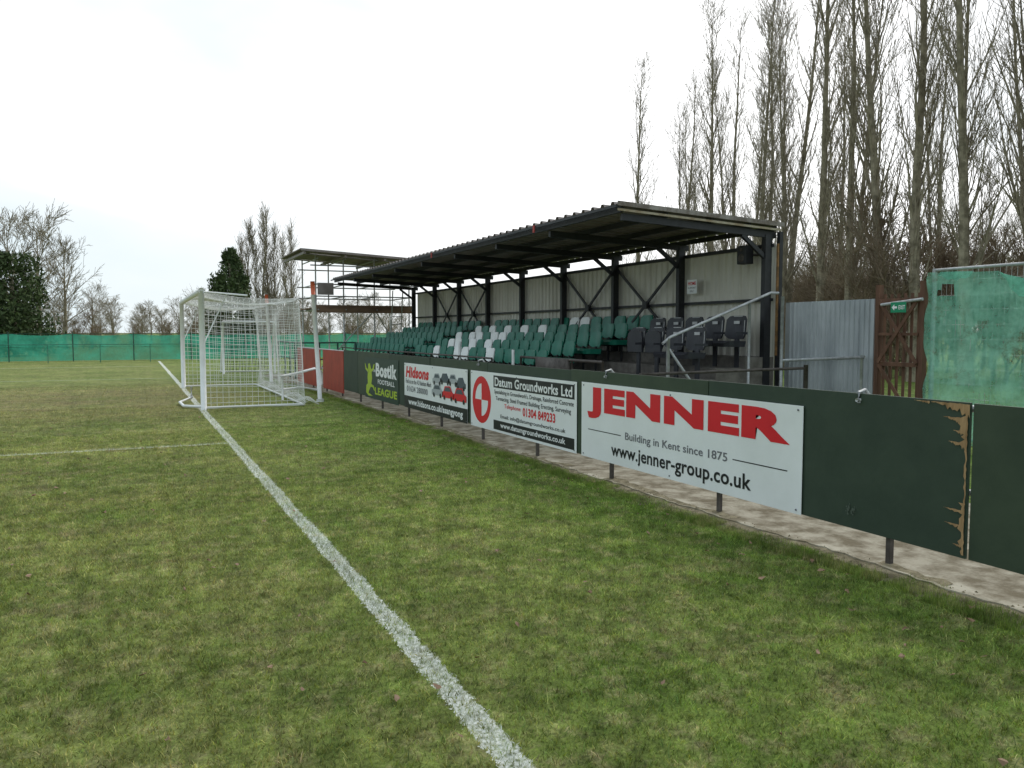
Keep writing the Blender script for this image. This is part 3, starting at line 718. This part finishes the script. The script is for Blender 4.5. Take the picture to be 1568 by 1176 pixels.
# ------------------------------------------------------------------ trees
m_bark=mat('poplar_bark',(0.34,0.295,0.22),(0.17,0.145,0.105),rough=.95,scale=3,lo=.4,hi=.6,spec=.1)
m_bark2=mat('brush_bark',(0.29,0.225,0.16),(0.16,0.12,0.085),rough=.95,scale=3,spec=.1)
def rv(r,s): return Vector((r.gauss(0,s),r.gauss(0,s),r.gauss(0,s)))
def gen(seed,H,r0,n1,start,ang,l1,l1top,n2,l2,n3,l3,up,rt=.010,fork=False,lean=.02):
    r=random.Random(seed); mb=MB()
    UP=Vector((0,0,1))
    def branch(p,d,ln,rad,lv):
        ns={1:5,2:3,3:2}[lv]; pts=[p.copy()]; dirs=[d.copy()]
        for k in range(ns):
            d=(d+UP*up*(1 if lv<3 else .5)+rv(r,.09)).normalized(); p=p+d*ln/ns; pts.append(p.copy()); dirs.append(d.copy())
        rads=[max(rt*.7,rad*(1-k/(ns+.3))) for k in range(ns+1)]
        mb.poly(pts,rads,4 if lv==1 else 3)
        if lv==3: return
        cnt=n2 if lv==1 else n3
        for c in range(cnt):
            t=r.uniform(.2,1)*ns; k=min(int(t),ns-1); q=pts[k].lerp(pts[k+1],t-k)
            az=r.uniform(0,6.283); a=math.radians(r.uniform(20,42))
            dd=dirs[k+1]; o=dd.cross(Vector((math.cos(az),math.sin(az),.3))).normalized()
            nd=(dd*math.cos(a)+o*math.sin(a)).normalized()
            base=(l2 if lv==1 else l3); branch(q,nd,base*r.uniform(.5,1.2)*(1-.4*t/ns),max(rt,rads[k]*.5),lv+1)
    def trunk(p,H,r0,lean_):
        ns=12; pts=[p.copy()]; d=Vector((lean_[0],lean_[1],1)).normalized()
        for k in range(ns):
            d=(d+rv(r,lean)+UP*.06).normalized(); pts.append(pts[-1]+d*H/ns)
        rads=[max(rt,r0*(1-.93*(k/ns)**.8)) for k in range(ns+1)]; rads[0]*=1.35
        mb.poly(pts,rads,8)
        for c in range(n1):
            t=(start+(1-start)*(c+r.random())/n1); tt=t*ns; k=min(int(tt),ns-1); q=pts[k].lerp(pts[k+1],tt-k)
            az=r.uniform(0,6.283); a=math.radians(r.uniform(ang*.6,ang*1.3))
            nd=Vector((math.cos(az)*math.sin(a),math.sin(az)*math.sin(a),math.cos(a)))
            ll=(l1+(l1top-l1)*(t-start)/(1-start))*r.uniform(.45,1.15)
            branch(q,nd,ll,min(rads[k]*.45,.010+ll*.010),1)
    trunk(Vector((0,0,-.1)),H,r0,(r.uniform(-.03,.03),r.uniform(-.03,.03)))
    if fork:
        az=r.uniform(0,6.28); trunk(Vector((0,0,r.uniform(.8,3))),H*r.uniform(.65,.85),r0*.6,(math.cos(az)*.14,math.sin(az)*.14))
    return mb
pop=[]
for i in range(5):
    pop.append(gen(100+i,20,.24,(42 if i%2 else 66),.10,29,5.4,1.4,7,1.7,2,.7,.17,rt=.011,fork=(i%2==1)).mesh('poplar_%d'%i,[m_bark]))
def ok(x,y): return x/y>.70
rowpos=[(28.3,41.7,.86),(28.7,38.4,.80),(28.5,35.1,.92),(28.2,33,.86),(27.8,31,.90),(27.0,29.2,.8),(26.3,27.3,.92),(24.6,23.7,1.0),(24,21.8,.9),(23.5,19.8,1.0),(22.8,17.9,1.0),(22.6,16.0,.95),(22.9,14.2,1.05),(22.9,12.6,1),(22.6,10.5,1),(22.4,8,1),(22,5,1)]
for i,(x,y,h) in enumerate(rowpos):
    wd=.98 if i<3 else .88
    inst('poplar_tree',pop[i%5],(x,y,0),R.uniform(0,6.28),(h*wd,h*wd,h))
for i in range(8):
    t=i/7; x=36-4*t+R.uniform(-1.5,1.5); y=46-36*t+R.uniform(-1,1); h=R.uniform(.8,.95)
    inst('poplar_tree',pop[(i*3+1)%5],(x,y,0),R.uniform(0,6.28),(h*.8,h*.8,h))
brush=[gen(200+i,3.6,.04,24,.05,36,1.6,.7,6,.8,2,.4,.10,rt=.008,fork=True,lean=.06).mesh('brush_%d'%i,[m_bark2]) for i in range(4)]
sap=[gen(230+i,8.5,.05,24,.2,28,1.5,.6,5,.7,2,.35,.13,rt=.008,lean=.05).mesh('sapling_%d'%i,[m_bark]) for i in range(3)]
ug=empty('undergrowth',(25,20,0))
c_=0
while c_<130:
    t=R.random(); x=19.5+R.uniform(0,18)+5*t; y=4+40*t+R.uniform(-2,2)
    if not ok(x,y): continue
    s_=R.uniform(.6,1.25); c_+=1
    par(inst('shrub',R.choice(brush),(x,y,0),R.uniform(0,6.28),(s_*1.4,s_*1.4,s_)),ug)
c_=0
while c_<60:
    t=R.random(); x=21+R.uniform(0,14)+4*t; y=5+38*t
    if not ok(x,y): continue
    s_=R.uniform(.6,1.2); c_+=1
    par(inst('sapling',R.choice(sap),(x,y,0),R.uniform(0,6.28),(s_,s_,s_)),ug)
farpop=[gen(150+i,20,.30,60,.08,26,5.6,1.5,7,2.1,0,.7,.2,rt=.03,fork=True).mesh('far_poplar_%d'%i,[m_bark]) for i in range(2)]
for k,(x,y,h) in enumerate(((9.2,78,.56),(10.6,77,.61),(11.9,78,.61),(13.0,75,.54))):
    inst('poplar_tree',farpop[k%2],(x,y,0),R.uniform(0,6.28),(.58,.58,h))
rnd=[gen(300+i,9,.22,36,.18,48,4.6,2.2,7,1.7,3,.8,.07,rt=.018).mesh('round_tree_%d'%i,[m_bark]) for i in range(3)]
for (x,y,s_) in ((-7.2,80,1.15),(-12,84,1.2),(-3.6,88,.6),(-17,82,1.2),(-9.5,82,1.15),(-5.6,84,1.0)):
    inst('bare_tree',rnd[R.randrange(3)],(x,y,0),R.uniform(0,6.28),(s_,s_,s_))
dw=empty('distant_woodland',(0,110,0))
for i in range(110):
    x=R.uniform(-30,60); y=R.uniform(92,150); s_=R.uniform(.35,.66)
    par(inst('tree',R.choice(rnd),(x,y,0),R.uniform(0,6.28),(s_*1.2,s_*1.2,s_)),dw)
for i in range(120):
    x=R.uniform(-30,60); y=R.uniform(70,120); s_=R.uniform(.4,.8)
    par(inst('shrub',R.choice(brush),(x,y,0),R.uniform(0,6.28),(s_*1.8,s_*1.8,s_)),dw)
for i in range(80):
    t=R.random(); x=42+R.uniform(0,50); y=-5+60*t; s_=R.uniform(.6,.95)
    if not ok(x,y): continue
    par(inst('tree',R.choice(rnd),(x,y,0),R.uniform(0,6.28),(s_,s_,s_)),dw)

m_ev=mat('evergreen_foliage',(0.095,0.13,0.05),(0.03,0.048,0.02),rough=.8,scale=1.2,lo=.35,hi=.65,spec=.2)
def evergreen(name,loc,H,W,seed,shape,nl=9000,ls=.12):
    r=random.Random(seed); e_=empty(name,loc); mb=MB()
    mb.poly([(0,0,0),(0,0,H*.9)],[.16,.03],8,1)
    lumps=[]
    for k in range(60):
        t=r.uniform(.03,.97); a=r.uniform(0,6.28); rad=shape(t)*W*.5
        lumps.append((Vector((math.cos(a)*rad*.75,math.sin(a)*rad*.75,t*H)),max(.25,rad*r.uniform(.35,.6))))
        mb.poly([(0,0,t*H*.9),tuple(lumps[-1][0])],[.04,.01],4,1)
    for k in range(nl):
        c,rr_=r.choice(lumps); d=rv(r,1).normalized(); q=c+Vector((d.x,d.y,d.z*1.5))*rr_*r.uniform(.55,1.08)
        if q.z<0.1: continue
        a=(rv(r,1)+Vector((0,0,.8))).normalized(); b_=a.cross(rv(r,1)).normalized(); l=ls*r.uniform(.6,1.6)
        mb.quad([q-b_*l*.35,q+a*l*.6-b_*l*.2,q+a*l*1.3,q+b_*l*.4],0)
    o=mb.obj('foliage',[m_ev,m_bark]); o.parent=e_
cyp=lambda t: (min(1,t*4+.55))*(1-t**2.2)**.8 if t<1 else 0
dome=lambda t: math.sqrt(max(0,1-(t*1.0)**3))*(.85+.15*math.sin(t*9))
evergreen('conifer_tree',(6.6,63,0),7.7,3.8,11,cyp,8000,.17)
evergreen('evergreen_tree',(-7.2,63,0),6.6,5.2,12,dome,10000,.17)
evergreen('evergreen_tree',(-10.5,62,0),6.9,5.0,13,dome,9000,.17)
evergreen('evergreen_tree',(-14.2,63,0),6.3,5.0,14,dome,8000,.17)
